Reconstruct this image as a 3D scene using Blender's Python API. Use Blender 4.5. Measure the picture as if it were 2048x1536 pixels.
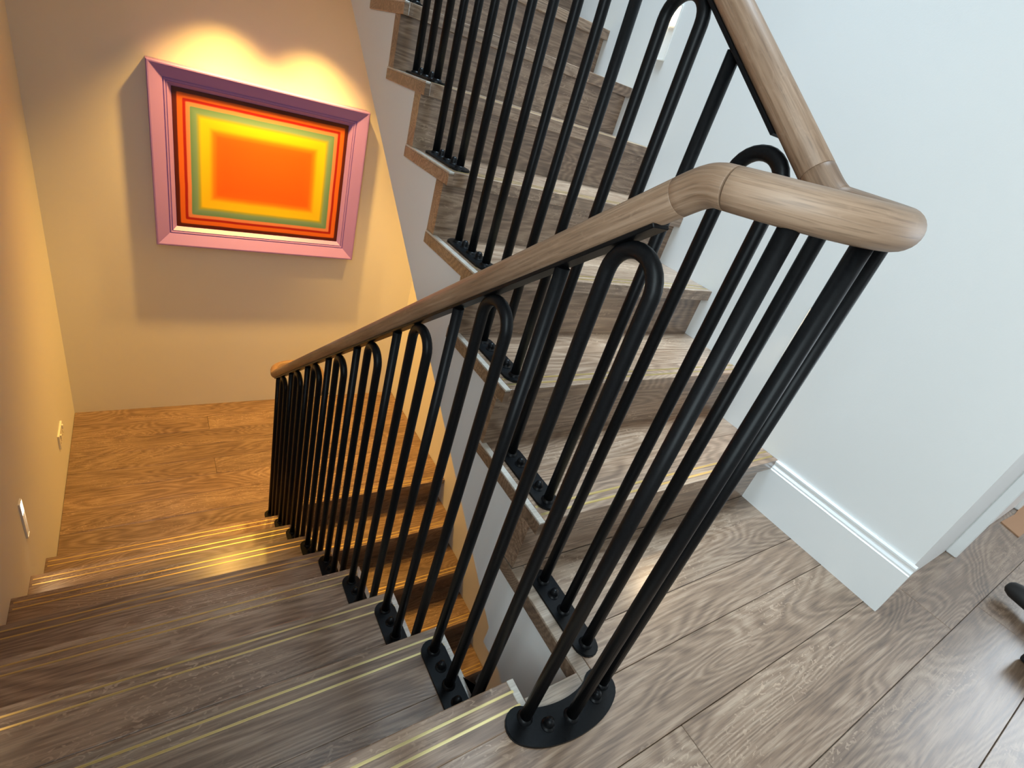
import bpy, bmesh, math, random
from mathutils import Vector, Matrix
random.seed(4)
S = bpy.context.scene
for o in list(bpy.data.objects): bpy.data.objects.remove(o, do_unlink=True)
COL = S.collection
PI = math.pi

# ------------------------------------------------------------------ camera
cam_d = bpy.data.cameras.new('camera'); cam = bpy.data.objects.new('camera', cam_d); COL.objects.link(cam)
S.camera = cam
cam_d.sensor_fit = 'HORIZONTAL'; cam_d.sensor_width = 36.0
cam_d.lens = 1025.585 / 2048 * 36.0
cam_d.clip_start = 0.02
RX = Vector((0.82324928, -0.49883412, 0.27097074))     # camera right
RD = Vector((-0.05684214, -0.54736650, -0.83496041))   # camera down
RF = Vector((0.56482705, 0.67197800, -0.47897388))     # camera forward
m = Matrix((RX, -RD, -RF)).transposed().to_4x4()
m.translation = Vector((-0.541026, -0.362376, 0.969819))
cam.matrix_world = m

# ------------------------------------------------------------------ world, daylight, exposure
w = bpy.data.worlds.new('daylight'); S.world = w; w.use_nodes = True
w.node_tree.nodes['Background'].inputs[0].default_value = (0.78, 0.89, 1.0, 1)
w.node_tree.nodes['Background'].inputs[1].default_value = 0.12
def area(name, loc, rot, sx, sy, power, col):
    d = bpy.data.lights.new(name, 'AREA'); d.shape = 'RECTANGLE'; d.size = sx; d.size_y = sy
    d.energy = power; d.color = col
    o = bpy.data.objects.new(name, d); COL.objects.link(o); o.location = loc; o.rotation_euler = rot
    return o
sky_l = area('skylight_daylight', (0.82, 1.13, 3.93), (0, 0, 0), 0.56, 1.88, 33, (0.62, 0.83, 1.0))
sky_l.data.spread = math.radians(38)        # beam narrowed to favour the upper treads; no shaft is built
area('hall_window_daylight', (3.47, -1.35, 1.35), (0, PI/2, 0), 1.6, 1.5, 31, (0.84, 0.92, 1.0))
area('left_window_daylight', (-0.98, -0.95, 1.50), (0, -PI/2, 0), 1.6, 1.1, 43, (0.80, 0.95, 1.0))
vs = S.view_settings
vs.view_transform = 'Standard'; vs.look = 'None'; vs.exposure = 0.0; vs.gamma = 1.0; vs.use_curve_mapping = False

# ------------------------------------------------------------------ measures (metres)
T, R = 0.2565, 0.1925            # going and rise of the flights that lead down
T2, R2 = 0.2546, 0.18497         # going and rise of the flight that leads up
G, W, L, D = 0.1343, 1.1313, 1.0070, 3.1762
U1, OV, YW, V0 = 0.2012, 0.0275, -0.0425, 2.0160
TH = 0.037                       # tread thickness
ZL = -8*R                        # lower landing
ZC = 1.18                        # ceiling over the lower landing
XB, XU = -0.045, 0.190           # baluster lines

# ------------------------------------------------------------------ materials
def newmat(name):
    mt = bpy.data.materials.new(name); mt.use_nodes = True
    return mt, mt.node_tree.nodes, mt.node_tree.links, mt.node_tree.nodes['Principled BSDF']
def ramp(N, stops, interp='LINEAR'):
    r = N.new('ShaderNodeValToRGB'); e = r.color_ramp.elements; r.color_ramp.interpolation = interp
    while len(e) > 1: e.remove(e[-1])
    e[0].position = stops[0][0]; e[0].color = (*stops[0][1], 1)
    for p, c in stops[1:]:
        x = e.new(p); x.color = (*c, 1)
    return r
def mixc(N, Lk, a, b, fac, mode='MIX'):
    n = N.new('ShaderNodeMix'); n.data_type = 'RGBA'; n.blend_type = mode
    for sock, v in ((n.inputs[6], a), (n.inputs[7], b), (n.inputs[0], fac)):
        if hasattr(v, 'links'): Lk.new(v, sock)
        elif isinstance(v, (int, float)): sock.default_value = v
        else: sock.default_value = (*v, 1)
    return n.outputs[2]
def math_n(N, Lk, op, a, b=None, c=None):
    n = N.new('ShaderNodeMath'); n.operation = op
    for i, v in enumerate((a, b, c)):
        if v is None: continue
        if hasattr(v, 'links'): Lk.new(v, n.inputs[i])
        else: n.inputs[i].default_value = v
    return n.outputs[0]
def noise(N, Lk, vec, scale, detail=4, rough=0.55, dist=0.0):
    n = N.new('ShaderNodeTexNoise'); Lk.new(vec, n.inputs['Vector'])
    n.inputs['Scale'].default_value = scale; n.inputs['Detail'].default_value = detail
    n.inputs['Roughness'].default_value = rough; n.inputs['Distortion'].default_value = dist
    return n.outputs['Fac']
def mapping(N, Lk, vec, scale, loc=None):
    n = N.new('ShaderNodeMapping'); Lk.new(vec, n.inputs[0]); n.inputs['Scale'].default_value = scale
    if loc is not None: Lk.new(loc, n.inputs['Location'])
    return n.outputs[0]

def oak(name, dark, mid, light, rough=0.36, coords='Object', rings=26.0, tone=0.28, fleck=0.65, coat=0.8, knots=True):
    """oak boards: grain runs along the local x axis (or along u for lathe-like rails)"""
    mt, N, Lk, B = newmat(name)
    tc = N.new('ShaderNodeTexCoord'); oi = N.new('ShaderNodeObjectInfo')
    cx = N.new('ShaderNodeCombineXYZ')
    for i, k in enumerate((37.0, 91.0, 53.0)):
        Lk.new(math_n(N, Lk, 'MULTIPLY', oi.outputs['Random'], k), cx.inputs[i])
    base = tc.outputs[coords]
    big = mapping(N, Lk, base, (0.85, 4.6, 4.6), cx.outputs[0])
    n1 = noise(N, Lk, big, 1.0, 2.5, 0.45, 0.35)
    ring = math_n(N, Lk, 'SINE', math_n(N, Lk, 'MULTIPLY', n1, rings*6.283/2))
    ring = math_n(N, Lk, 'MULTIPLY_ADD', ring, 0.5, 0.5)
    fine = noise(N, Lk, mapping(N, Lk, base, (7, 190, 190), cx.outputs[0]), 1.0, 3, 0.6)
    pore = noise(N, Lk, mapping(N, Lk, base, (22, 420, 420), cx.outputs[0]), 1.0, 1, 0.5)
    blot = noise(N, Lk, mapping(N, Lk, base, (2.2, 6.5, 6.5), cx.outputs[0]), 1.0, 3, 0.5, 0.5)
    g = math_n(N, Lk, 'MULTIPLY_ADD', ring, 0.17, math_n(N, Lk, 'MULTIPLY', fine, 0.67))
    g = math_n(N, Lk, 'MULTIPLY_ADD', blot, 0.46, g)
    r = ramp(N, [(0.36, dark), (0.62, mid), (0.86, light)])
    Lk.new(g, r.inputs[0])
    col = r.outputs[0]
    pr = ramp(N, [(0.55, (0, 0, 0)), (0.72, (1, 1, 1))]); Lk.new(pore, pr.inputs[0])
    pm = math_n(N, Lk, 'MULTIPLY', pr.outputs[0], 0.35)
    col = mixc(N, Lk, col, tuple(c*0.55 for c in dark), pm)
    if fleck:      # medullary flecks of quarter-sawn oak
        fv = noise(N, Lk, mapping(N, Lk, base, (46, 95, 95), cx.outputs[0]), 1.0, 1, 0.4, 1.6)
        fm = noise(N, Lk, mapping(N, Lk, base, (2.0, 9, 9), cx.outputs[0]), 1.0, 1, 0.4)
        a = ramp(N, [(0.60, (0, 0, 0)), (0.68, (1, 1, 1))]); Lk.new(fv, a.inputs[0])
        b = ramp(N, [(0.48, (0, 0, 0)), (0.62, (1, 1, 1))]); Lk.new(fm, b.inputs[0])
        f = math_n(N, Lk, 'MULTIPLY', math_n(N, Lk, 'MULTIPLY', a.outputs[0], b.outputs[0]), fleck)
        col = mixc(N, Lk, col, tuple(min(1, c*1.25) for c in light), f)
    if knots:
        v = N.new('ShaderNodeTexVoronoi'); v.feature = 'F1'; v.inputs['Randomness'].default_value = 1
        Lk.new(mapping(N, Lk, base, (1.5, 3.4, 3.4), cx.outputs[0]), v.inputs['Vector']); v.inputs['Scale'].default_value = 1.0
        kr = ramp(N, [(0.0, (1, 1, 1)), (0.035, (0.75, 0.75, 0.75)), (0.085, (0, 0, 0))]); Lk.new(v.outputs['Distance'], kr.inputs[0])
        col = mixc(N, Lk, col, tuple(c*0.35 for c in dark), math_n(N, Lk, 'MULTIPLY', kr.outputs[0], 0.75))
    # board-to-board tone
    tn = math_n(N, Lk, 'MULTIPLY_ADD', oi.outputs['Random'], tone, 1.0 - tone/2)
    sc = N.new('ShaderNodeVectorMath'); sc.operation = 'SCALE'; Lk.new(col, sc.inputs[0]); Lk.new(tn, sc.inputs['Scale'])
    Lk.new(sc.outputs[0], B.inputs['Base Color'])
    rr = math_n(N, Lk, 'MULTIPLY_ADD', fine, 0.22, rough - 0.11); Lk.new(rr, B.inputs['Roughness'])
    B.inputs['Coat Weight'].default_value = coat; B.inputs['Coat Roughness'].default_value = 0.22
    bm_ = N.new('ShaderNodeBump'); bm_.inputs['Strength'].default_value = 0.22; bm_.inputs['Distance'].default_value = 0.0012
    Lk.new(g, bm_.inputs['Height']); Lk.new(bm_.outputs[0], B.inputs['Normal'])
    return mt

M = {}
M['oak'] = oak('smoked_oak', (0.076, 0.043, 0.025), (0.196, 0.120, 0.074), (0.330, 0.230, 0.156), rings=72)
M['oak_edge'] = oak('oak_edging', (0.13, 0.09, 0.062), (0.255, 0.188, 0.135), (0.37, 0.29, 0.22), fleck=0, tone=0.1, knots=False)
M['oak_sheen_edge'] = oak('pale_oak_edging_sheen', (0.34, 0.29, 0.24), (0.46, 0.41, 0.35), (0.56, 0.51, 0.45), fleck=0, tone=0.1, knots=False)  # tread returns: daylight sheen on the edge put into the paler colour
M['oak_rail'] = oak('natural_oak_rail', (0.110, 0.060, 0.035), (0.225, 0.137, 0.083), (0.335, 0.222, 0.146), rough=0.48, coords='UV', rings=10, tone=0.10, fleck=0.15, coat=0.0, knots=False)

def paint(name, col, rough=0.6, bump=0.06, sc=160):
    mt, N, Lk, B = newmat(name)
    tc = N.new('ShaderNodeTexCoord')
    n = noise(N, Lk, tc.outputs['Object'], sc, 3, 0.6)
    n2 = noise(N, Lk, tc.outputs['Object'], 1.7, 2, 0.5)
    r = ramp(N, [(0.3, tuple(c*0.975 for c in col)), (0.7, col)]); Lk.new(n2, r.inputs[0])
    Lk.new(r.outputs[0], B.inputs['Base Color']); B.inputs['Roughness'].default_value = rough
    b = N.new('ShaderNodeBump'); b.inputs['Strength'].default_value = bump; b.inputs['Distance'].default_value = 0.001
    Lk.new(n, b.inputs['Height']); Lk.new(b.outputs[0], B.inputs['Normal'])
    return mt
M['wall'] = paint('white_wall_paint', (0.77, 0.765, 0.75), 0.65, 0.12, 220)
M['trim'] = paint('white_trim_gloss', (0.80, 0.80, 0.79), 0.30, 0.02)
M['ceiling'] = paint('white_ceiling_paint', (0.78, 0.78, 0.77), 0.8)
M['pink'] = paint('lilac_pink_frame_paint', (0.33, 0.20, 0.62), 0.42, 0.03)
M['socket'] = paint('white_socket_plastic', (0.85, 0.84, 0.80), 0.35, 0.0)
M['pane'] = paint('window_glass', (0.62, 0.70, 0.76), 0.08, 0.0)
M['card'] = paint('brown_cardboard', (0.42, 0.235, 0.13), 0.85, 0.2)
M['black_plastic'] = paint('black_rubber', (0.012, 0.012, 0.013), 0.5, 0.1)
M['teal_plastic'] = paint('teal_plastic', (0.01, 0.17, 0.19), 0.38, 0.03)

def metal_black():
    mt, N, Lk, B = newmat('black_powder_coat')
    tc = N.new('ShaderNodeTexCoord'); n = noise(N, Lk, tc.outputs['Object'], 260, 2, 0.5)
    r = ramp(N, [(0.3, (0.0035, 0.0035, 0.004)), (0.7, (0.006, 0.0063, 0.007))]); Lk.new(n, r.inputs[0]); Lk.new(r.outputs[0], B.inputs['Base Color'])
    B.inputs['Roughness'].default_value = 0.36; B.inputs['Specular IOR Level'].default_value = 0.14
    b = N.new('ShaderNodeBump'); b.inputs['Strength'].default_value = 0.05; b.inputs['Distance'].default_value = 0.0005
    Lk.new(n, b.inputs['Height']); Lk.new(b.outputs[0], B.inputs['Normal'])
    return mt
M['black'] = metal_black()
def brass():
    mt, N, Lk, B = newmat('brass_inlay')
    tc = N.new('ShaderNodeTexCoord'); n = noise(N, Lk, mapping(N, Lk, tc.outputs['Object'], (4, 300, 300)), 1, 3)
    r = ramp(N, [(0.3, (0.50, 0.36, 0.13)), (0.7, (0.72, 0.56, 0.26))]); Lk.new(n, r.inputs[0]); Lk.new(r.outputs[0], B.inputs['Base Color'])
    B.inputs['Metallic'].default_value = 1; B.inputs['Roughness'].default_value = 0.36
    return mt
M['brass'] = brass()
def emit(name, col, st):
    mt, N, Lk, B = newmat(name)
    B.inputs['Base Color'].default_value = (*col, 1); B.inputs['Emission Color'].default_value = (*col, 1); B.inputs['Emission Strength'].default_value = st
    return mt
M['led'] = emit('warm_led', (1.0, 0.80, 0.52), 8.0)

def canvas_mat(hw, hh):
    """soft-edged nested rectangles: colour by distance from the canvas edge"""
    mt, N, Lk, B = newmat('painted_canvas')
    tc = N.new('ShaderNodeTexCoord'); s = N.new('ShaderNodeSeparateXYZ'); Lk.new(tc.outputs['Object'], s.inputs[0])
    wob = noise(N, Lk, tc.outputs['Object'], 5, 2)
    dx = math_n(N, Lk, 'SUBTRACT', hw, math_n(N, Lk, 'ABSOLUTE', s.outputs[0]))
    dz = math_n(N, Lk, 'SUBTRACT', hh, math_n(N, Lk, 'ABSOLUTE', s.outputs[2]))
    d = math_n(N, Lk, 'SMOOTH_MIN', dx, dz, 0.012)
    d = math_n(N, Lk, 'MULTIPLY_ADD', wob, 0.006, d)
    d = math_n(N, Lk, 'MULTIPLY', d, 1/0.26)
    f = 1/0.26
    st = [(0.000, (0.060, 0.004, 0.001)), (0.021, (0.075, 0.006, 0.001)), (0.026, (0.62, 0.12, 0.008)), (0.046, (0.64, 0.13, 0.012)),
          (0.050, (0.32, 0.008, 0.002)), (0.060, (0.32, 0.010, 0.003)), (0.065, (0.66, 0.20, 0.11)), (0.078, (0.64, 0.24, 0.12)),
          (0.084, (0.115, 0.245, 0.165)), (0.108, (0.165, 0.30, 0.225)), (0.122, (0.34, 0.36, 0.04)), (0.134, (0.74, 0.52, 0.006)),
          (0.168, (0.80, 0.48, 0.004)), (0.192, (0.88, 0.21, 0.002)), (0.212, (0.92, 0.115, 0.001)), (0.250, (0.92, 0.105, 0.001))]
    r = ramp(N, [(p*f, c) for p, c in st]); Lk.new(d, r.inputs[0])
    Lk.new(r.outputs[0], B.inputs['Base Color']); B.inputs['Roughness'].default_value = 0.45
    nb = noise(N, Lk, tc.outputs['Object'], 420, 1)
    b = N.new('ShaderNodeBump'); b.inputs['Strength'].default_value = 0.05; b.inputs['Distance'].default_value = 0.0006
    Lk.new(nb, b.inputs['Height']); Lk.new(b.outputs[0], B.inputs['Normal'])
    return mt

# ------------------------------------------------------------------ mesh helpers
def finish(bm, name, smooth=False):
    me = bpy.data.meshes.new(name); bmesh.ops.recalc_face_normals(bm, faces=bm.faces[:])
    bm.to_mesh(me); bm.free()
    if smooth:
        for p in me.polygons: p.use_smooth = True
    return me
def put(name, me, mat, parent=None, loc=(0, 0, 0), rot=(0, 0, 0)):
    o = bpy.data.objects.new(name, me); COL.objects.link(o)
    if mat is not None and len(me.materials) == 0: me.materials.append(M[mat] if isinstance(mat, str) else mat)
    o.location = loc; o.rotation_euler = rot
    if parent is not None: o.parent = parent
    return o
def tag(o, label=None, cat=None, group=None, kind=None):
    if label: o['label'] = label
    if cat: o['category'] = cat
    if group: o['group'] = group
    if kind: o['kind'] = kind
    return o
def empty(name, loc=(0, 0, 0)):
    o = bpy.data.objects.new(name, None); COL.objects.link(o); o.location = loc; o.empty_display_size = 0.1; return o
def box_me(name, sx, sy, sz, bev=0.0, seg=1, centre=(0, 0, 0)):
    bm = bmesh.new(); bmesh.ops.create_cube(bm, size=1)
    for v in bm.verts: v.co = Vector((v.co.x*sx + centre[0], v.co.y*sy + centre[1], v.co.z*sz + centre[2]))
    if bev: bmesh.ops.bevel(bm, geom=bm.edges[:], offset=bev, segments=seg, profile=0.5, affect='EDGES')
    return finish(bm, name)
def span(name, x0, x1, y0, y1, z0, z1, mat, parent=None, bev=0.0, seg=1, off=(0, 0, 0)):
    """axis-aligned box given by its limits in world space; origin at its centre (so grain starts differ)"""
    c = ((x0+x1)/2, (y0+y1)/2, (z0+z1)/2)
    me = box_me(name, x1-x0, y1-y0, z1-z0, bev, seg)
    return put(name, me, mat, parent, (c[0]-off[0], c[1]-off[1], c[2]-off[2]))
def prism_x(name, poly, x0, x1, bev=0.0):
    """polygon in (y,z) extruded along x"""
    bm = bmesh.new()
    a = [bm.verts.new((x0, y, z)) for y, z in poly]; b = [bm.verts.new((x1, y, z)) for y, z in poly]
    bm.faces.new(a); bm.faces.new(b[::-1])
    n = len(poly)
    for i in range(n): bm.faces.new((a[i], b[i], b[(i+1) % n], a[(i+1) % n]))
    if bev: bmesh.ops.bevel(bm, geom=bm.edges[:], offset=bev, segments=1, affect='EDGES')
    return finish(bm, name)
def plate_z(name, poly, z0, z1, bev=0.0015):
    bm = bmesh.new()
    a = [bm.verts.new((x, y, z0)) for x, y in poly]; b = [bm.verts.new((x, y, z1)) for x, y in poly]
    bm.faces.new(a[::-1]); top = bm.faces.new(b)
    n = len(poly)
    for i in range(n): bm.faces.new((a[i], a[(i+1) % n], b[(i+1) % n], b[i]))
    if bev: bmesh.ops.bevel(bm, geom=list(top.edges), offset=bev, segments=2, affect='EDGES')
    return finish(bm, name)
def sweep(name, pts, rad, n=16, cap=True, dome=False, groove=0.0, closed_uv=True):
    """round tube along a polyline, u along the length and v around for the grain"""
    bm = bmesh.new(); uvl = bm.loops.layers.uv.new('UVMap')
    P = [Vector(p) for p in pts]; k = len(P)
    tan = []
    for i in range(k):
        t = (P[min(i+1, k-1)] - P[max(i-1, 0)]); tan.append(t.normalized())
    up = Vector((0, 0, 1))
    if abs(tan[0].dot(up)) > 0.95: up = Vector((1, 0, 0))
    nrm = (up - tan[0]*up.dot(tan[0])).normalized(); rings = []; lens = [0.0]
    for i in range(1, k): lens.append(lens[-1] + (P[i]-P[i-1]).length)
    for i in range(k):
        nrm = (nrm - tan[i]*nrm.dot(tan[i])).normalized(); bn = tan[i].cross(nrm)
        r = rad
        if groove and (i == 0 or i == k-1): r = rad - groove
        rings.append([bm.verts.new(P[i] + (nrm*math.cos(a) + bn*math.sin(a))*r) for a in [2*PI*j/n for j in range(n)]])
    for i in range(k-1):
        for j in range(n):
            f = bm.faces.new((rings[i][j], rings[i][(j+1) % n], rings[i+1][(j+1) % n], rings[i+1][j]))
            q = ((lens[i], j), (lens[i], j+1), (lens[i+1], j+1), (lens[i+1], j))
            for lp, (u, v) in zip(f.loops, q):
                vv = v if v <= n/2 else n - v
                lp[uvl].uv = (u, vv/n*2*PI*rad)
    if cap:
        bm.faces.new(rings[0][::-1]); bm.faces.new(rings[-1])
    me = finish(bm, name)
    for p in me.polygons: p.use_smooth = len(p.vertices) == 4
    return me
def lathe(name, prof, n=20):
    bm = bmesh.new(); rings = []
    for r, z in prof:
        if r < 1e-6: rings.append([bm.verts.new((0, 0, z))])
        else: rings.append([bm.verts.new((r*math.cos(2*PI*j/n), r*math.sin(2*PI*j/n), z)) for j in range(n)])
    for a, b in zip(rings, rings[1:]):
        for j in range(n):
            if len(a) == 1 and len(b) == 1: continue
            if len(a) == 1: bm.faces.new((a[0], b[j], b[(j+1) % n]))
            elif len(b) == 1: bm.faces.new((a[j], a[(j+1) % n], b[0]))
            else: bm.faces.new((a[j], a[(j+1) % n], b[(j+1) % n], b[j]))
    return finish(bm, name, True)

# ================================================================== the setting
def wall(name, x0, x1, y0, y1, z0, z1, mat='wall'):
    return tag(span(name, x0, x1, y0, y1, z0, z1, mat), kind='structure')
ZB, ZT = -3.4, 3.9
wall('wall_left', -L-0.12, -L, -2.6, D+0.12, ZB, ZT)
wall('wall_back', -L, W, D, D+0.12, ZB, ZT)
wall('wall_right', W, W+0.12, -0.240, D+0.12, ZB, ZT)
wall('wall_hall', W+0.12, 3.5, -0.228, -0.115, -0.3, 2.5)
wall('wall_front', -L-0.12, 3.5, -2.72, -2.6, -0.3, 2.5)
wall('ceiling', -L, W, 2.165, D, ZC, ZC+0.255, 'ceiling')
wall('floor_upper', -L, W, 2.335, D, ZC+0.26, 8*R2, 'oak')
wall('ceiling_hall', -L, 3.5, -2.6, -0.36, 2.5, 2.6, 'ceiling')
wall('trim_1', -L, W, -0.36, -0.24, 2.5, ZT, 'wall')
wall('ceiling_stairwell', -L, 0.17, -0.24, D, ZT, ZT+0.1, 'ceiling')
wall('ceiling_stairwell_end', 0.17, W, -0.24, 0.18, ZT, ZT+0.1, 'ceiling')
wall('ceiling_stairwell_rear', 0.17, W, 2.12, D, ZT, ZT+0.1, 'ceiling')
wall('wall_hall_end', 3.5, 3.6, -2.6, -0.11, -0.3, 2.5)
def window_frame(name, x, y0, y1, z0, z1, s_):
    e = tag(empty(name, (x, (y0+y1)/2, z0)), kind='structure')
    for a_ in ((y0-0.05, y1+0.05, z0-0.05, z0), (y0-0.05, y1+0.05, z1, z1+0.05), (y0-0.05, y0, z0, z1), (y1, y1+0.05, z0, z1)):
        span('window_frame', min(x, x+s_*0.03), max(x, x+s_*0.03), a_[0], a_[1], a_[2], a_[3], 'trim', e, 0.002, 1, e.location)
    span('window_pane', min(x, x+s_*0.006), max(x, x+s_*0.006), y0+0.0005, y1-0.0005, z0+0.0005, z1-0.0005, 'pane', e, 0.0, 1, e.location)
window_frame('window_2', -L, -1.50, -0.40, 0.70, 2.30, 1)
window_frame('window_3', 3.5, -2.10, -0.60, 0.55, 2.15, -1)
# raking soffit of the next flight up, which runs back over the flight that leads down
tag(put('ceiling_raking', prism_x('ceiling_raking', [(2.16, ZC), (2.16, ZC+0.28), (2.02, 1.48), (-0.10, 3.02), (-0.24, 3.02), (-0.24, 2.80), (-0.10, 2.80)], -L, 0.0), 'ceiling'), kind='structure')
sk = tag(empty('window_1', (0.66, 1.15, ZT)), kind='structure')      # skylight over the flight that leads up
for n_, a_ in enumerate(((0.171, 0.18, 0.18, 2.12), (W-0.011, W-0.001, 0.18, 2.12), (0.18, W-0.011, 0.18, 0.19), (0.18, W-0.011, 2.11, 2.12))):
    span('skylight_frame', a_[0], a_[1], a_[2], a_[3], ZT-0.02, ZT+0.10, 'trim', sk, 0.0, 1, sk.location)

# baseboards (moulded: square body, step and bead)
BBP = [(0, 0), (0.017, 0), (0.017, 0.150), (0.0135, 0.1525), (0.0135, 0.158), (0.0085, 0.168), (0.0085, 0.172), (0.0105, 0.174), (0.0105, 0.180), (0.008, 0.183), (0, 0.183)]
def baseboard_x(name, xw, y0, y1):           # on the wall x = xw, facing -x; mitred at y0
    bm = bmesh.new()
    a = [bm.verts.new((xw-t, y0, z)) for t, z in BBP]; b = [bm.verts.new((xw-t, y1, z)) for t, z in BBP]
    n = len(BBP); bm.faces.new(a); bm.faces.new(b[::-1])
    for i in range(n): bm.faces.new((a[i], b[i], b[(i+1) % n], a[(i+1) % n]))
    return tag(put(name, finish(bm, name), 'trim'), kind='structure')
def baseboard_y(name, yw, x0, x1):           # on the wall y = yw, facing -y; mitred at x0
    bm = bmesh.new()
    a = [bm.verts.new((x0-t, yw-t, z)) for t, z in BBP]; b = [bm.verts.new((x1, yw-t, z)) for t, z in BBP]
    n = len(BBP); bm.faces.new(a); bm.faces.new(b[::-1])
    for i in range(n): bm.faces.new((a[i], b[i], b[(i+1) % n], a[(i+1) % n]))
    return tag(put(name, finish(bm, name), 'trim'), kind='structure')
baseboard_x('baseboard_right', W, -0.250, U1+OV)
# door beyond the corner: moulded casing and leaf
dr = tag(empty('door_1', (1.80, -0.235, 0)), kind='structure')
span('door_casing', 1.765, 1.785, -0.262, -0.228, 0.0, 2.1, 'trim', dr, 0.003, 1, dr.location)
span('door_casing', 1.785, 1.835, -0.255, -0.228, 0.0, 2.1, 'trim', dr, 0.004, 1, dr.location)
span('door_leaf', 1.835, 2.62, -0.243, -0.228, 0.006, 2.05, 'trim', dr, 0.002, 1, dr.location)
span('door_casing', 2.62, 2.69, -0.258, -0.228, 0.0, 2.1, 'trim', dr, 0.004, 1, dr.location)
baseboard_y('baseboard_hall_end', -0.228, 2.71, 3.5)

# ------------------------------------------------------------------ floors of planks
def floor(name, x0, x1, y0, y1, z, depth):
    return tag(span(name, x0, x1, y0, y1, z-depth, z-0.0165, 'ceiling'), kind='structure')
def planks(fl, rows, z, gap=0.0006):
    """rows: (y0, y1, [x cuts])"""
    for y0, y1, xs in rows:
        for xa, xb in zip(xs, xs[1:]):
            span('plank', xa+gap, xb-gap, y0+gap, y1-gap, z-0.016, z, 'oak', fl, 0.0011, 1, fl.location)
XR = 3.5
fl1 = floor('floor', -L, XR, -2.6, YW-0.03, 0, 0.30)
planks(fl1, [(-0.215, -0.0775, [-L, W-0.002]),
             (-0.390, -0.215, [-L, 0.280, 1.322, 2.55, XR]),
             (-0.580, -0.390, [-L, -0.10, 1.56, XR]),
             (-0.770, -0.580, [-L, 0.75, 2.3, XR]),
             (-0.960, -0.770, [-L, -0.3, 1.4, XR])] +
       [(-0.960-0.205*(i+1), -0.960-0.205*i, [-L, (0.9, -0.2, 1.5, 0.4)[i % 4], XR]) for i in range(8)], 0)
span('plank', W+0.001, XR, -0.2275, -0.2155, -0.016, 0, 'oak', fl1, 0.0, 1, fl1.location).scale = (0.999, 1, 1)
# bay of the landing in front of the flight that leads up
fl2 = floor('floor_bay', G+0.006, W, YW-0.03, U1+OV, 0, 0.30)
planks(fl2, [(0.030, U1+OV, [G+0.034, W-0.001]), (-0.0775, 0.030, [G+0.034, W-0.001])], 0)
span('edge_board', G, G+0.0335, YW-0.0355, U1+OV, -0.037, 0.0, 'oak_edge', fl2, 0.0012, 1, fl2.location)
span('edge_fascia', G-0.0015, G+0.004, YW+0.0005, U1+OV+0.048, -0.040, -0.0035, 'oak', fl2, 0.0, 1, fl2.location)
# strip along the stair well and the nosing above the flight that leads down
span('edge_board', 0.0005, G-0.0005, YW-0.0355, YW, -0.037, 0.0, 'oak_edge', fl1, 0.0012, 1, fl1.location)
# lower landing
fl3 = floor('floor_lower', -L, W, V0+0.052, D, ZL, 0.30)
rows = []; y = D; k = 0
while y > V0+0.091:
    y2 = max(V0+0.0905, y-0.152)
    cuts = [[-L, 0.42, W], [-L, -0.28, W], [-L, 0.75, W]][k % 3]
    rows.append((y2, y, [cuts[0]+0.001, cuts[1], cuts[2]-0.001])); y = y2; k += 1
planks(fl3, rows, ZL)
planks(fl3, [(7*T-OV+0.002, V0+0.0905, [-L+0.001, G-0.001])], ZL)

# ================================================================== flights of stairs
def add_inlays(tr, me):
    for i, d in enumerate(INL):
        o = put('inlay_strip', me, 'brass', tr, (0, d, TH/2 + 0.0003)); 
INL = ()
# ---- flight that leads down from the landing (nosings face +y)
down = tag(empty('stair_flight', (-L/2, 0, 0)), 'dark oak flight leading down on the left, with brass strips along each nosing', 'stairs')
tw = L - 0.016                         # tread width without the pale return
tl = T + OV + 0.03
FWD = 0.150                            # front board; a second board fills the rest
tread_me = box_me('tread', tw, FWD-0.0003, TH, 0.0018, 2)
rear_me = box_me('rear_board', tw, tl-FWD-0.0003, TH, 0.0007)
strip_me = box_me('inlay_strip', L-0.022, 0.0050, 0.0016)
ret_me = box_me('return_strip', 0.0155, tl, TH, 0.0012)
riser_me = box_me('riser', L-0.002, 0.022, R-TH-0.0006)
def down_tread(k):
    yn, z = k*T, -k*R
    t = put('tread', tread_me, 'oak', down, (-L/2-0.008 - down.location.x, yn - FWD/2, z - TH/2))
    put('rear_board', rear_me, 'oak', t, (0, -tl/2, 0))
    for d in (0.0225, 0.0490):
        put('inlay_strip', strip_me, 'brass', t, (0.006, FWD/2 - d, TH/2 - 0.0004))
    put('return_strip', ret_me, 'oak_sheen_edge', t, (tw/2 + 0.0078, (FWD-tl)/2, 0))
for k in range(1, 8): down_tread(k)
for k in range(0, 8):
    put('riser', riser_me, 'oak', down, (-L/2 - down.location.x - 0.001, k*T - OV - 0.011, -k*R - TH - (R-TH)/2))
# landing nosing board of the same flight
nb_me = box_me('nosing_board', tw, 0.0785, TH, 0.0022, 2)
nb = put('nosing_board', nb_me, 'oak', down, (-L/2-0.008 - down.location.x, -0.0785/2, -TH/2))
for d in (0.0225, 0.0490): put('inlay_strip', strip_me, 'brass', nb, (0.006, 0.0785/2 - d, TH/2 - 0.0004))
put('return_strip', box_me('return_strip_short', 0.0155, 0.0785, TH, 0.0012), 'oak_sheen_edge', nb, (tw/2+0.0078, 0, 0))
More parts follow.
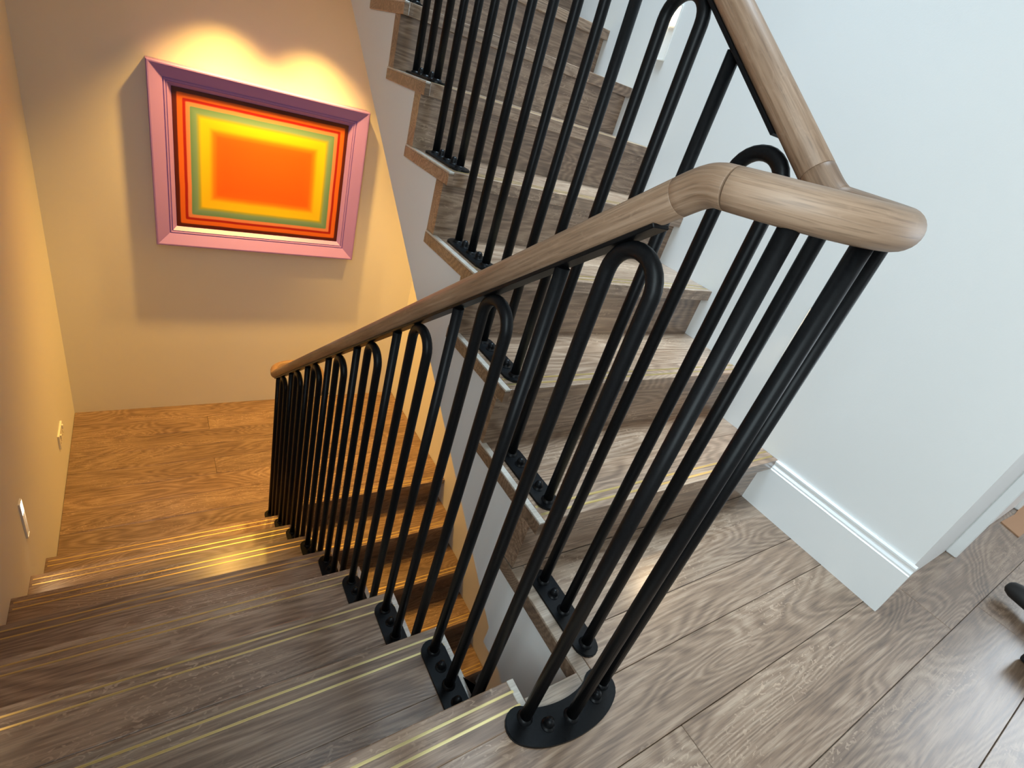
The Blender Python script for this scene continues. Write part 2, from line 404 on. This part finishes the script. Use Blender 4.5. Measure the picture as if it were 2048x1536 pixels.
# solid body under the flight
poly = [(-0.045, -TH-0.002)]
for k in range(0, 8):
    poly += [(k*T-OV-0.023, -k*R-TH-0.002 if k == 0 else -k*R-TH), (k*T-OV-0.023, -(k+1)*R-TH)]
poly += [(7*T+OV, -8*R-TH), (7*T+OV, -8*R-0.24), (7*T-0.10, -8*R-0.24), (0.0, -0.42), (-0.045, -0.42)]
put('carriage', prism_x('carriage', poly, -L+0.002, -0.004), 'wall', down, (-down.location.x, 0, 0))

# ---- flight that leads up (nosings face -y)
up = tag(empty('stair_flight', ((G+W)/2, U1, 0)), 'greyish oak flight leading up beside the white wall, its treads open to the stair well', 'stairs')
ux, uy = up.location.x, up.location.y
NU = 9
uw = W - G - 0.016
ul = T2 + OV + 0.048
ut_me = box_me('tread', uw, FWD-0.0003, TH, 0.0018, 2)
urb_me = box_me('rear_board', uw, ul-FWD-0.0003, TH, 0.0007)
us_me = box_me('inlay_strip', W-G-0.024, 0.0065, 0.0016)
ur_me = box_me('return_strip', 0.0155, ul, 0.006, 0.0010)
uf_me = box_me('tread_end', 0.0155, ul, TH-0.0062, 0.0006)
ri_me = box_me('riser', W-G-0.0035, 0.048, R2-TH-0.0006)
for j in range(1, NU):
    yn, z = U1 + (j-1)*T2, j*R2
    t = put('tread', ut_me, 'oak', up, ((G+W)/2+0.008-ux-0.0005, yn+FWD/2-uy, z-TH/2))
    put('rear_board', urb_me, 'oak', t, (0, ul/2, 0))
    for d in (0.0215, 0.0455):
        put('inlay_strip', us_me, 'brass', t, (-0.002, -FWD/2 + d, TH/2 - 0.0004))
    put('return_strip', ur_me, 'oak_sheen_edge', t, (-uw/2-0.0078, (ul-FWD)/2, TH/2-0.003))
    put('tread_end', uf_me, 'oak', t, (-uw/2-0.0078, (ul-FWD)/2, -0.0031))
for j in range(0, NU-1):
    yn, z = U1 + j*T2 + OV, j*R2
    put('riser', ri_me, 'oak', up, ((G+W)/2-ux+0.001, yn+0.024-uy, z+(R2-TH)/2))
# white spandrel under it: saw-tooth top, raking soffit
sl = R2/T2
poly = [(YW, -0.041), (U1+OV+0.048, -0.041)]
for j in range(1, NU):
    poly += [(U1+(j-1)*T2+OV+0.048, j*R2-TH-0.0005), (U1+j*T2+OV+0.0481, j*R2-TH-0.0005)]
poly[-1] = (2.16, (NU-1)*R2-TH-0.0005)
so = lambda yy: sl*yy - 0.40
poly += [(2.16, so(2.16)), (0.117, so(0.117)), (0.0, -0.40), (YW, -0.40)]
put('spandrel', prism_x('spandrel', poly, G+0.004, W-0.002), 'wall', up, (-ux, -uy, 0))

# ---- flight that goes on down from the lower landing, towards the viewer (nosings face -y)
low = tag(empty('stair_flight', ((G+W)/2, V0, ZL)), 'warmly lit oak flight descending below the lower landing, seen through the balusters', 'stairs')
lx, ly, lz = low.location
lt_me = box_me('tread', W-G-0.002, tl, TH, 0.0022, 2)
lr_me = box_me('riser', W-G-0.004, 0.022, R-TH-0.0006)
ls_me = box_me('inlay_strip', W-G-0.02, 0.0065, 0.0016)
for q in range(1, 9):
    yn, z = V0 - q*T, ZL - q*R
    t = put('tread', lt_me, 'oak', low, (0, yn + tl/2 - ly, z - TH/2 - lz))
    for d in (0.0215, 0.0455): put('inlay_strip', ls_me, 'brass', t, (0, -tl/2 + d, TH/2 - 0.0004))
for q in range(0, 9):
    put('riser', lr_me, 'oak', low, (0, V0 - q*T + OV + 0.011 - ly, ZL - q*R - TH - (R-TH)/2 - lz))
nb2 = put('nosing_board', box_me('nosing_board', W-G-0.002, 0.09, TH, 0.0022, 2), 'oak', low, (0, 0.045-0.0905, -TH/2))
nb2.location = (0, 0.045, -TH/2)
for d in (0.0215, 0.0455): put('inlay_strip', ls_me, 'brass', nb2, (0, -0.045 + d, TH/2 - 0.0004))
poly = [(V0, ZL-TH)]
for q in range(0, 9):
    poly += [(V0-q*T+OV+0.023, ZL-q*R-TH), (V0-q*T+OV+0.023, ZL-(q+1)*R-TH)]
poly += [(V0-9*T, ZL-9*R-TH), (V0-9*T, ZL-9*R-0.30), (V0+0.05, ZL-0.30)]
poly[0] = (V0+0.06, ZL-TH)
put('carriage', prism_x('carriage', poly, G+0.004, W-0.002), 'wall', low, (-lx, -ly, -lz))

# ================================================================== balustrade
BR = 0.0112                      # bar radius
RR = 0.0226                      # handrail radius
dn = R/T; upm = R2/T2
HD, HU = 0.956, 0.955            # height of the handrail axis over the nosing line
zr_d = lambda y: HD - dn*y
zr_u = lambda y: HU + upm*y
OFF = RR + 0.0012                # flat bar under the rail
cd = math.cos(math.atan(dn)); cu = math.cos(math.atan(upm))
nut_me = lathe('dome_nut', [(0, 0), (0.0135, 0), (0.0135, 0.0018), (0.0098, 0.002), (0.0098, 0.0085), (0.0095, 0.012), (0.008, 0.0165), (0.0052, 0.0195), (0, 0.021)], 18)
col_me = lathe('weld_collar', [(BR+0.0045, 0), (BR+0.0038, 0.0022), (BR+0.0012, 0.0055), (BR-0.001, 0.0070)], 18)
def capsule(cx, y0, y1, hw, n=10):
    pts = []
    for i in range(n+1):
        a = PI*i/n; pts.append((cx + hw*math.cos(a), y1 - hw + hw*math.sin(a)))
    for i in range(n+1):
        a = PI + PI*i/n; pts.append((cx + hw*math.cos(a), y0 + hw + hw*math.sin(a)))
    return pts
PT = 0.006
plate_me = plate_z('base_plate', capsule(0, -0.1165, 0.1165, 0.0295), 0, PT)
bar_cache = {}
def straight_bar(par, x, y, z0, z1):
    h = round(z1-z0, 4)
    if h not in bar_cache: bar_cache[h] = sweep('baluster', [(0, 0, 0), (0, 0, h*0.5), (0, 0, h)], BR, 16)
    o = put('baluster', bar_cache[h], 'black', par, Vector((x, y, z0)) - par.location)
    put('weld_collar', col_me, 'black', o, (0, 0, 0))
    return o
def hoop(par, x, ya, yb, z0, zc):
    r = abs(yb-ya)/2; yc = (ya+yb)/2; h = round(zc-z0, 4)
    key = ('h', h, round(r, 4))
    if key not in bar_cache:
        pts = [(0, -r, 0), (0, -r, h*0.5)] + [(0, -r*math.cos(PI*i/14), h + r*math.sin(PI*i/14)) for i in range(15)] + [(0, r, h*0.5), (0, r, 0)]
        bar_cache[key] = sweep('baluster_hoop', pts, BR, 16)
    o = put('baluster_hoop', bar_cache[key], 'black', par, Vector((x, yc, z0)) - par.location)
    for s in (-1, 1): put('weld_collar', col_me, 'black', o, (0, s*r, 0))
    return o
def flat_bar(par, x, ya, yb, zf, slope):
    c = math.cos(math.atan(slope)); ln = (yb-ya)/c
    me = box_me('flat_bar', 0.028, ln, 0.006, 0.001)
    ym = (ya+yb)/2
    return put('flat_bar', me, 'black', par, Vector((x, ym, zf(ym) - OFF/c)) - par.location, (math.atan(slope), 0, 0))
# ---- lower flight
SP = T/3
r1 = tag(empty('stair_railing', (XB, 1.0, 0)), 'black steel railing of hoops and straight bars on the flight leading down', 'railing')
flat_bar(r1, XB, 0.057, 2.02, zr_d, -dn)
under_d = lambda y: zr_d(y) - (OFF+0.003)/cd
for k in range(1, 9):
    z = -k*R
    yb = [-0.057 + SP*i for i in (3*k-2, 3*k-1, 3*k)]
    p = put('base_plate', plate_me, 'black', r1, Vector((XB, yb[1]-0.002, z)) - r1.location)
    for i in (0, 1): put('dome_nut', nut_me, 'black', p, (0, (yb[i]+yb[i+1])/2 - yb[1] + 0.002, PT))
    straight_bar(r1, XB, yb[2], z+PT, under_d(yb[2]))
    yc = (yb[0]+yb[1])/2; zc = under_d(yc) - (SP/2+BR)/cd + 0.002
    hoop(r1, XB, yb[0], yb[1], z+PT, zc)
# ---- upper flight (first plate stands on the landing)
SU = T2/3
r2 = tag(empty('stair_railing', (XU, 0.6, 0)), 'black steel railing of hoops and straight bars on the flight leading up', 'railing')
flat_bar(r2, XU, 0.125, 2.05, zr_u, upm)
under_u = lambda y: zr_u(y) - (OFF+0.003)/cu
for j in range(0, 8):
    z = j*R2
    yb = [0.000 + SU*i for i in (3*j, 3*j+1, 3*j+2)]
    p = put('base_plate', plate_me, 'black', r2, Vector((XU, yb[1]+0.002, z)) - r2.location)
    for i in (0, 1): put('dome_nut', nut_me, 'black', p, (0, (yb[i]+yb[i+1])/2 - yb[1] - 0.002, PT))
    straight_bar(r2, XU, yb[0], z+PT, under_u(yb[0]) + (0.012 if j == 0 else 0))
    yc = (yb[1]+yb[2])/2; zc = under_u(yc) - (SU/2+BR)/cu + 0.002
    hoop(r2, XU, yb[1], yb[2], z+PT, zc)
# ---- turn at the landing: curved plate with three bars
CX, CY, CR = 0.072, 0.000, 0.120        # plan of the handrail loop
r3 = tag(empty('stair_railing', (0.07, -0.1, 0)), 'curved black floor plate with three tall bars at the turn of the handrail', 'railing')
hw = 0.0335
cb_ = [(-0.030, -0.083), (0.004, -0.116), (0.122, -0.122), (0.164, -0.084)]
cen = []
for i in range(25):
    t = i/24; q_ = 1-t
    cen.append(Vector((sum(c*p[0] for c, p in zip((q_**3, 3*q_*q_*t, 3*q_*t*t, t**3), cb_)), sum(c*p[1] for c, p in zip((q_**3, 3*q_*q_*t, 3*q_*t*t, t**3), cb_)))))
tn_ = [(cen[min(i+1, 24)]-cen[max(i-1, 0)]).normalized() for i in range(25)]
pts = [tuple(c + Vector((t.y, -t.x))*hw) for c, t in zip(cen, tn_)]
for i in range(1, 10):
    a = math.atan2(-tn_[-1].x, tn_[-1].y) + PI*i/10; pts.append((cen[-1].x + hw*math.cos(a), cen[-1].y + hw*math.sin(a)))
pts += [tuple(c - Vector((t.y, -t.x))*hw) for c, t in zip(cen[::-1], tn_[::-1])]
for i in range(1, 10):
    a = math.atan2(tn_[0].x, -tn_[0].y) + PI*i/10; pts.append((cen[0].x + hw*math.cos(a), cen[0].y + hw*math.sin(a)))
pts = [(x-r3.location.x, y-r3.location.y) for x, y in pts]
bp = put('base_plate', plate_z('curved_base_plate', pts, 0, PT), 'black', r3)
for x, y in ((0.014, -0.103), (0.136, -0.100)): put('dome_nut', nut_me, 'black', bp, (x-r3.location.x, y-r3.location.y, PT))
for x, y in ((-0.020, -0.074), (0.067, -0.108), (0.168, -0.083)): straight_bar(r3, x, y, PT, 0.937)

# ---- handrail
hr = tag(empty('handrail', (0.07, 0, 0.95)), 'round pale oak handrail that loops at the landing and runs along both flights', 'handrail')
ho = hr.location
def bez(p0, p1, p2, p3, n):
    out = []
    for i in range(n+1):
        t = i/n; s = 1-t
        out.append(tuple(s*s*s*a + 3*s*s*t*b + 3*s*t*t*c + t*t*t*d for a, b, c, d in zip(p0, p1, p2, p3)))
    return out
xl, xr = CX-CR, CX+CR
# plan: straight (x=XB) -> loop -> straight (x=XU); heights smooth
yj1, yj2 = 0.047, 0.045
A0 = (XB, yj1, zr_d(yj1)); A1 = (XB, yj1-0.028, zr_d(yj1)+0.020)
Lp = []
def loop_pt(a, z): return (CX + CR*math.cos(a), CY + CR*math.sin(a), z)
ease = lambda t: t*t*(3-2*t)
path = bez(A0, (XB, yj1-0.022, zr_d(yj1)+0.0165), (xl+0.001, CY+0.016, 0.9425), loop_pt(PI, 0.9455), 8)
arc = [loop_pt(PI + PI*i/28, 0.9455 + 0.0155*i/28 + 0.003*math.sin(PI*i/28)) for i in range(1, 29)]
tail = bez(arc[-1], (xr, CY+0.014, 0.963), (XU, yj2-0.016, zr_u(yj2)-0.0116), (XU, yj2, zr_u(yj2)), 8)
full = path + arc + tail[1:]
cut = 9
def seg(pts): 
    return put('rail_section', sweep('rail_section', [Vector(p)-ho for p in pts], RR, 28, groove=0.0005), 'oak_rail', hr)
def fine_ends(pts):
    a, b = Vector(pts[0]), Vector(pts[1]); c, d = Vector(pts[-1]), Vector(pts[-2])
    return [a, a + (b-a).normalized()*0.0008] + [Vector(p) for p in pts[1:-1]] + [c + (d-c).normalized()*0.0008, c]
seg(fine_ends(full[:cut+1])); seg(fine_ends(full[cut:]))
ye = 2.030
seg(fine_ends([(XB, yj1 + (ye-yj1)*i/6, zr_d(yj1 + (ye-yj1)*i/6)) for i in range(7)]))
yt = 2.25
seg(fine_ends([(XU, yj2 + (yt-yj2)*i/6, zr_u(yj2 + (yt-yj2)*i/6)) for i in range(7)]))
# turn of the rail at the lower landing and the start of the next run
z0 = zr_d(ye)
q = bez((XB, ye, z0), (XB, ye+0.03, z0-0.0225), (xl, ye+0.035, z0-0.03), (xl+0.008, ye+0.075, z0-0.034), 6)
c2 = ye + 0.075
q += [(CX - (CR-0.008)*math.cos(PI*i/20), c2 + 0.075*math.sin(PI*i/20), z0-0.034-0.014*i/20) for i in range(1, 21)]
q += bez(q[-1], (xr-0.008, c2-0.03, z0-0.05), (XU, c2-0.06, z0-0.075), (XU, c2-0.12, z0-0.12), 6)[1:]
seg(fine_ends(q))

# ================================================================== picture on the back wall
pw, ph = 1.128, 0.948
pc = (0.0525, D-0.002, 0.142)
pic = tag(empty('framed_painting', pc), 'lilac pink framed painting of soft nested rectangles, orange centre with yellow, green and red bands', 'painting')
FD, FW = 0.084, 0.108
# profile across a frame member: (distance from the outer edge, depth from wall)
PROF = [(0.0, 0.0), (0.0, FD-0.004), (0.004, FD), (0.010, FD), (0.066, 0.056), (0.067, 0.050), (0.0715, 0.050), (0.0725, 0.054), (0.078, 0.052), (0.079, 0.047), (0.083, 0.047), (0.084, 0.050), (FW, 0.022), (FW, 0.0)]
def frame_rail(hl, hother, rot, name='frame_rail'):
    bm = bmesh.new(); a = []; b = []
    for t, d in PROF:
        a.append(bm.verts.new((-hl + t, -d, hother - t))); b.append(bm.verts.new((hl - t, -d, hother - t)))
    n = len(PROF); bm.faces.new(a); bm.faces.new(b[::-1])
    for i in range(n): bm.faces.new((a[i], a[(i+1) % n], b[(i+1) % n], b[i]))
    return put(name, finish(bm, name), 'pink', pic, (0, 0, 0), (0, rot, 0))
frame_rail(pw/2, ph/2, 0); frame_rail(pw/2, ph/2, PI); frame_rail(ph/2, pw/2, PI/2); frame_rail(ph/2, pw/2, -PI/2)
cw, ch = pw-2*FW+0.006, ph-2*FW+0.006
put('canvas', box_me('canvas', cw, 0.018, ch, 0.001), canvas_mat(cw/2, ch/2), pic, (0, -0.0195, 0))

# ================================================================== recessed step lights
def step_light(x, y, z, face, label, power):
    """slim vertical recessed light: rim, sloped reflector, lens at the top. face +1 looks to +x"""
    w_, h_ = 0.036, 0.178
    e = tag(empty('step_light', (x, y, z)), label, 'step light', 'slim step lights in the walls')
    rz = 0 if face > 0 else PI
    e.rotation_euler = (0, 0, rz)
    bm = bmesh.new()                     # rim: four thin bars proud of the wall
    for cy_, cz_, sy, sz in ((0, h_/2, w_, 0.004), (0, -h_/2, w_, 0.004), (-w_/2, 0, 0.003, h_), (w_/2, 0, 0.003, h_)):
        r_ = bmesh.ops.create_cube(bm, size=1)
        for v in r_['verts']: v.co = Vector((v.co.x*0.006+0.003, v.co.y*sy+cy_, v.co.z*sz+cz_))
    put('rim', finish(bm, 'rim'), 'socket', e)
    bm = bmesh.new()                     # reflector wedge sloping out towards the bottom
    pr_ = [(0.0002, h_/2), (0.0006, h_/2-0.05), (0.0048, -h_/2), (0.0001, -h_/2)]
    a = [bm.verts.new((t, -w_/2+0.001, zz)) for t, zz in pr_]; b = [bm.verts.new((t, w_/2-0.001, zz)) for t, zz in pr_]
    bm.faces.new(a); bm.faces.new(b[::-1])
    for i in range(4): bm.faces.new((a[i], b[i], b[(i+1) % 4], a[(i+1) % 4]))
    put('reflector', finish(bm, 'reflector'), 'socket', e)
    put('lens', box_me('lens', 0.004, w_-0.006, 0.060, 0.001), 'led', e, (0.0028, 0, h_/2-0.034))
    d = bpy.data.lights.new('step_light_lamp', 'SPOT'); d.energy = power; d.color = (1.0, 0.70, 0.40); d.shadow_soft_size = 0.012
    d.spot_size = math.radians(110); d.spot_blend = 0.8
    o = bpy.data.objects.new('step_light_lamp', d); COL.objects.link(o); o.parent = e; o.location = (0.014, 0, h_/2-0.03)
    o.rotation_euler = (0, -math.radians(38), 0)
    return e
step_light(-L, 1.625, -0.925, 1, 'lit slim step light low on the left wall above the lower landing', 2.5)
step_light(-L, 0.600, -0.156, 1, 'slim step light on the left wall beside the upper treads of the flight leading down', 1.6)
step_light(W, 1.378, 1.312, -1, 'glowing slim step light high on the white wall beside the upper treads', 0.9)
step_light(W, 0.352, 0.572, -1, 'slim step light on the white wall behind the nearest balusters', 3.2)

# wall socket by the lower landing
so_ = tag(empty('wall_socket', (-L, 2.585, -1.262)), 'white double wall socket low on the left wall near the corner', 'socket')
put('plate', box_me('plate', 0.009, 0.146, 0.086, 0.002, 2, (0.0045, 0, 0)), 'socket', so_)
for s in (-1, 1):
    put('rocker_switch', box_me('rocker_switch', 0.006, 0.014, 0.022, 0.001, 1, (0.012, 0, 0)), 'socket', so_, (0, s*0.045, 0.024))
    for dy, dz, a, b in ((0, 0.006, 0.004, 0.009), (-0.011, -0.012, 0.008, 0.004), (0.011, -0.012, 0.008, 0.004)):
        put('pin_hole', box_me('pin_hole', 0.0006, a, b, 0, 1, (0.0092, 0, 0)), 'black_plastic', so_, (0, s*0.036+dy, dz-0.008))

# ================================================================== downlights in the ceiling over the lower landing
def downlight(x, y, power, size, blend, label, aim=(0, 0), col=(1.0, 0.535, 0.105), soft=0.03):
    e = tag(empty('downlight', (x, y, ZC)), label, 'downlight', 'downlights over the lower landing')
    put('bezel', lathe('bezel', [(0.045, -0.0005), (0.045, -0.004), (0.034, -0.005), (0.031, -0.001), (0.031, -0.0005)], 24), 'trim', e)
    put('lamp_face', lathe('lamp_face', [(0.0, -0.0012), (0.0305, -0.0012), (0.0305, -0.0004)], 24), 'led', e)
    d = bpy.data.lights.new('downlight_lamp', 'SPOT'); d.energy = power; d.color = col; d.spot_size = math.radians(size); d.spot_blend = blend
    d.shadow_soft_size = soft
    o = bpy.data.objects.new('downlight_lamp', d); COL.objects.link(o); o.parent = e; o.location = (0, 0, -0.014)
    o.rotation_euler = (aim[0], aim[1], 0)
downlight(-0.165, D-0.31, 195, 92, 1.0, 'left of the two ceiling downlights close to the painting')
downlight(0.285, D-0.31, 195, 92, 1.0, 'right of the two ceiling downlights close to the painting')
downlight(0.80, 2.42, 130, 84, 1.0, 'ceiling downlight over the head of the lowest flight', (0, math.radians(-12)))

# ================================================================== odds and ends on the hall floor
# cordless drill lying on its side: chuck, gear collar, motor housing, handle, battery
dl = tag(empty('cordless_drill', (1.682, -0.6075, 0.0)), 'black and teal cordless drill lying on the floor at the right edge', 'power drill')
dl.rotation_euler = (0, 0, math.radians(-104.5)); dl.scale = (1.35, 1.35, 1.35)
def lathe_x(name, prof, n=22):
    me = lathe(name, prof, n)
    me.transform(Matrix.Rotation(PI/2, 4, 'Y')); return me
ax = 0.034
put('chuck', lathe_x('chuck', [(0, -0.245), (0.010, -0.245), (0.016, -0.240), (0.021, -0.228), (0.022, -0.19), (0.020, -0.186), (0.020, -0.170), (0, -0.170)]), 'black_plastic', dl, (0.09, 0, ax))
put('gear_collar', lathe_x('gear_collar', [(0, -0.172), (0.024, -0.172), (0.027, -0.165), (0.027, -0.135), (0.030, -0.125), (0, -0.125)]), 'black_plastic', dl, (0.09, 0, ax))
put('motor_housing', lathe_x('motor_housing', [(0, -0.128), (0.031, -0.128), (0.033, -0.115), (0.033, -0.03), (0.030, -0.015), (0.020, -0.008), (0, -0.008)]), 'teal_plastic', dl, (0.09, 0, ax))
put('handle', box_me('handle', 0.042, 0.120, 0.034, 0.010, 3), 'black_plastic', dl, (0.036, -0.085, 0.030), (0, 0, math.radians(10)))
put('battery', box_me('battery', 0.105, 0.050, 0.058, 0.006, 2), 'black_plastic', dl, (0.040, -0.165, 0.030))
cb = tag(put('cardboard_sheet', plate_z('cardboard_sheet', [(-0.30, -0.045), (0.33, -0.055), (0.36, 0.02), (0.12, 0.035), (-0.08, 0.022), (-0.26, 0.03)], 0, 0.004, 0), 'card', None, (2.62, -0.285, 0.0)),
         'torn brown cardboard lying on the floor by the far door', 'cardboard')
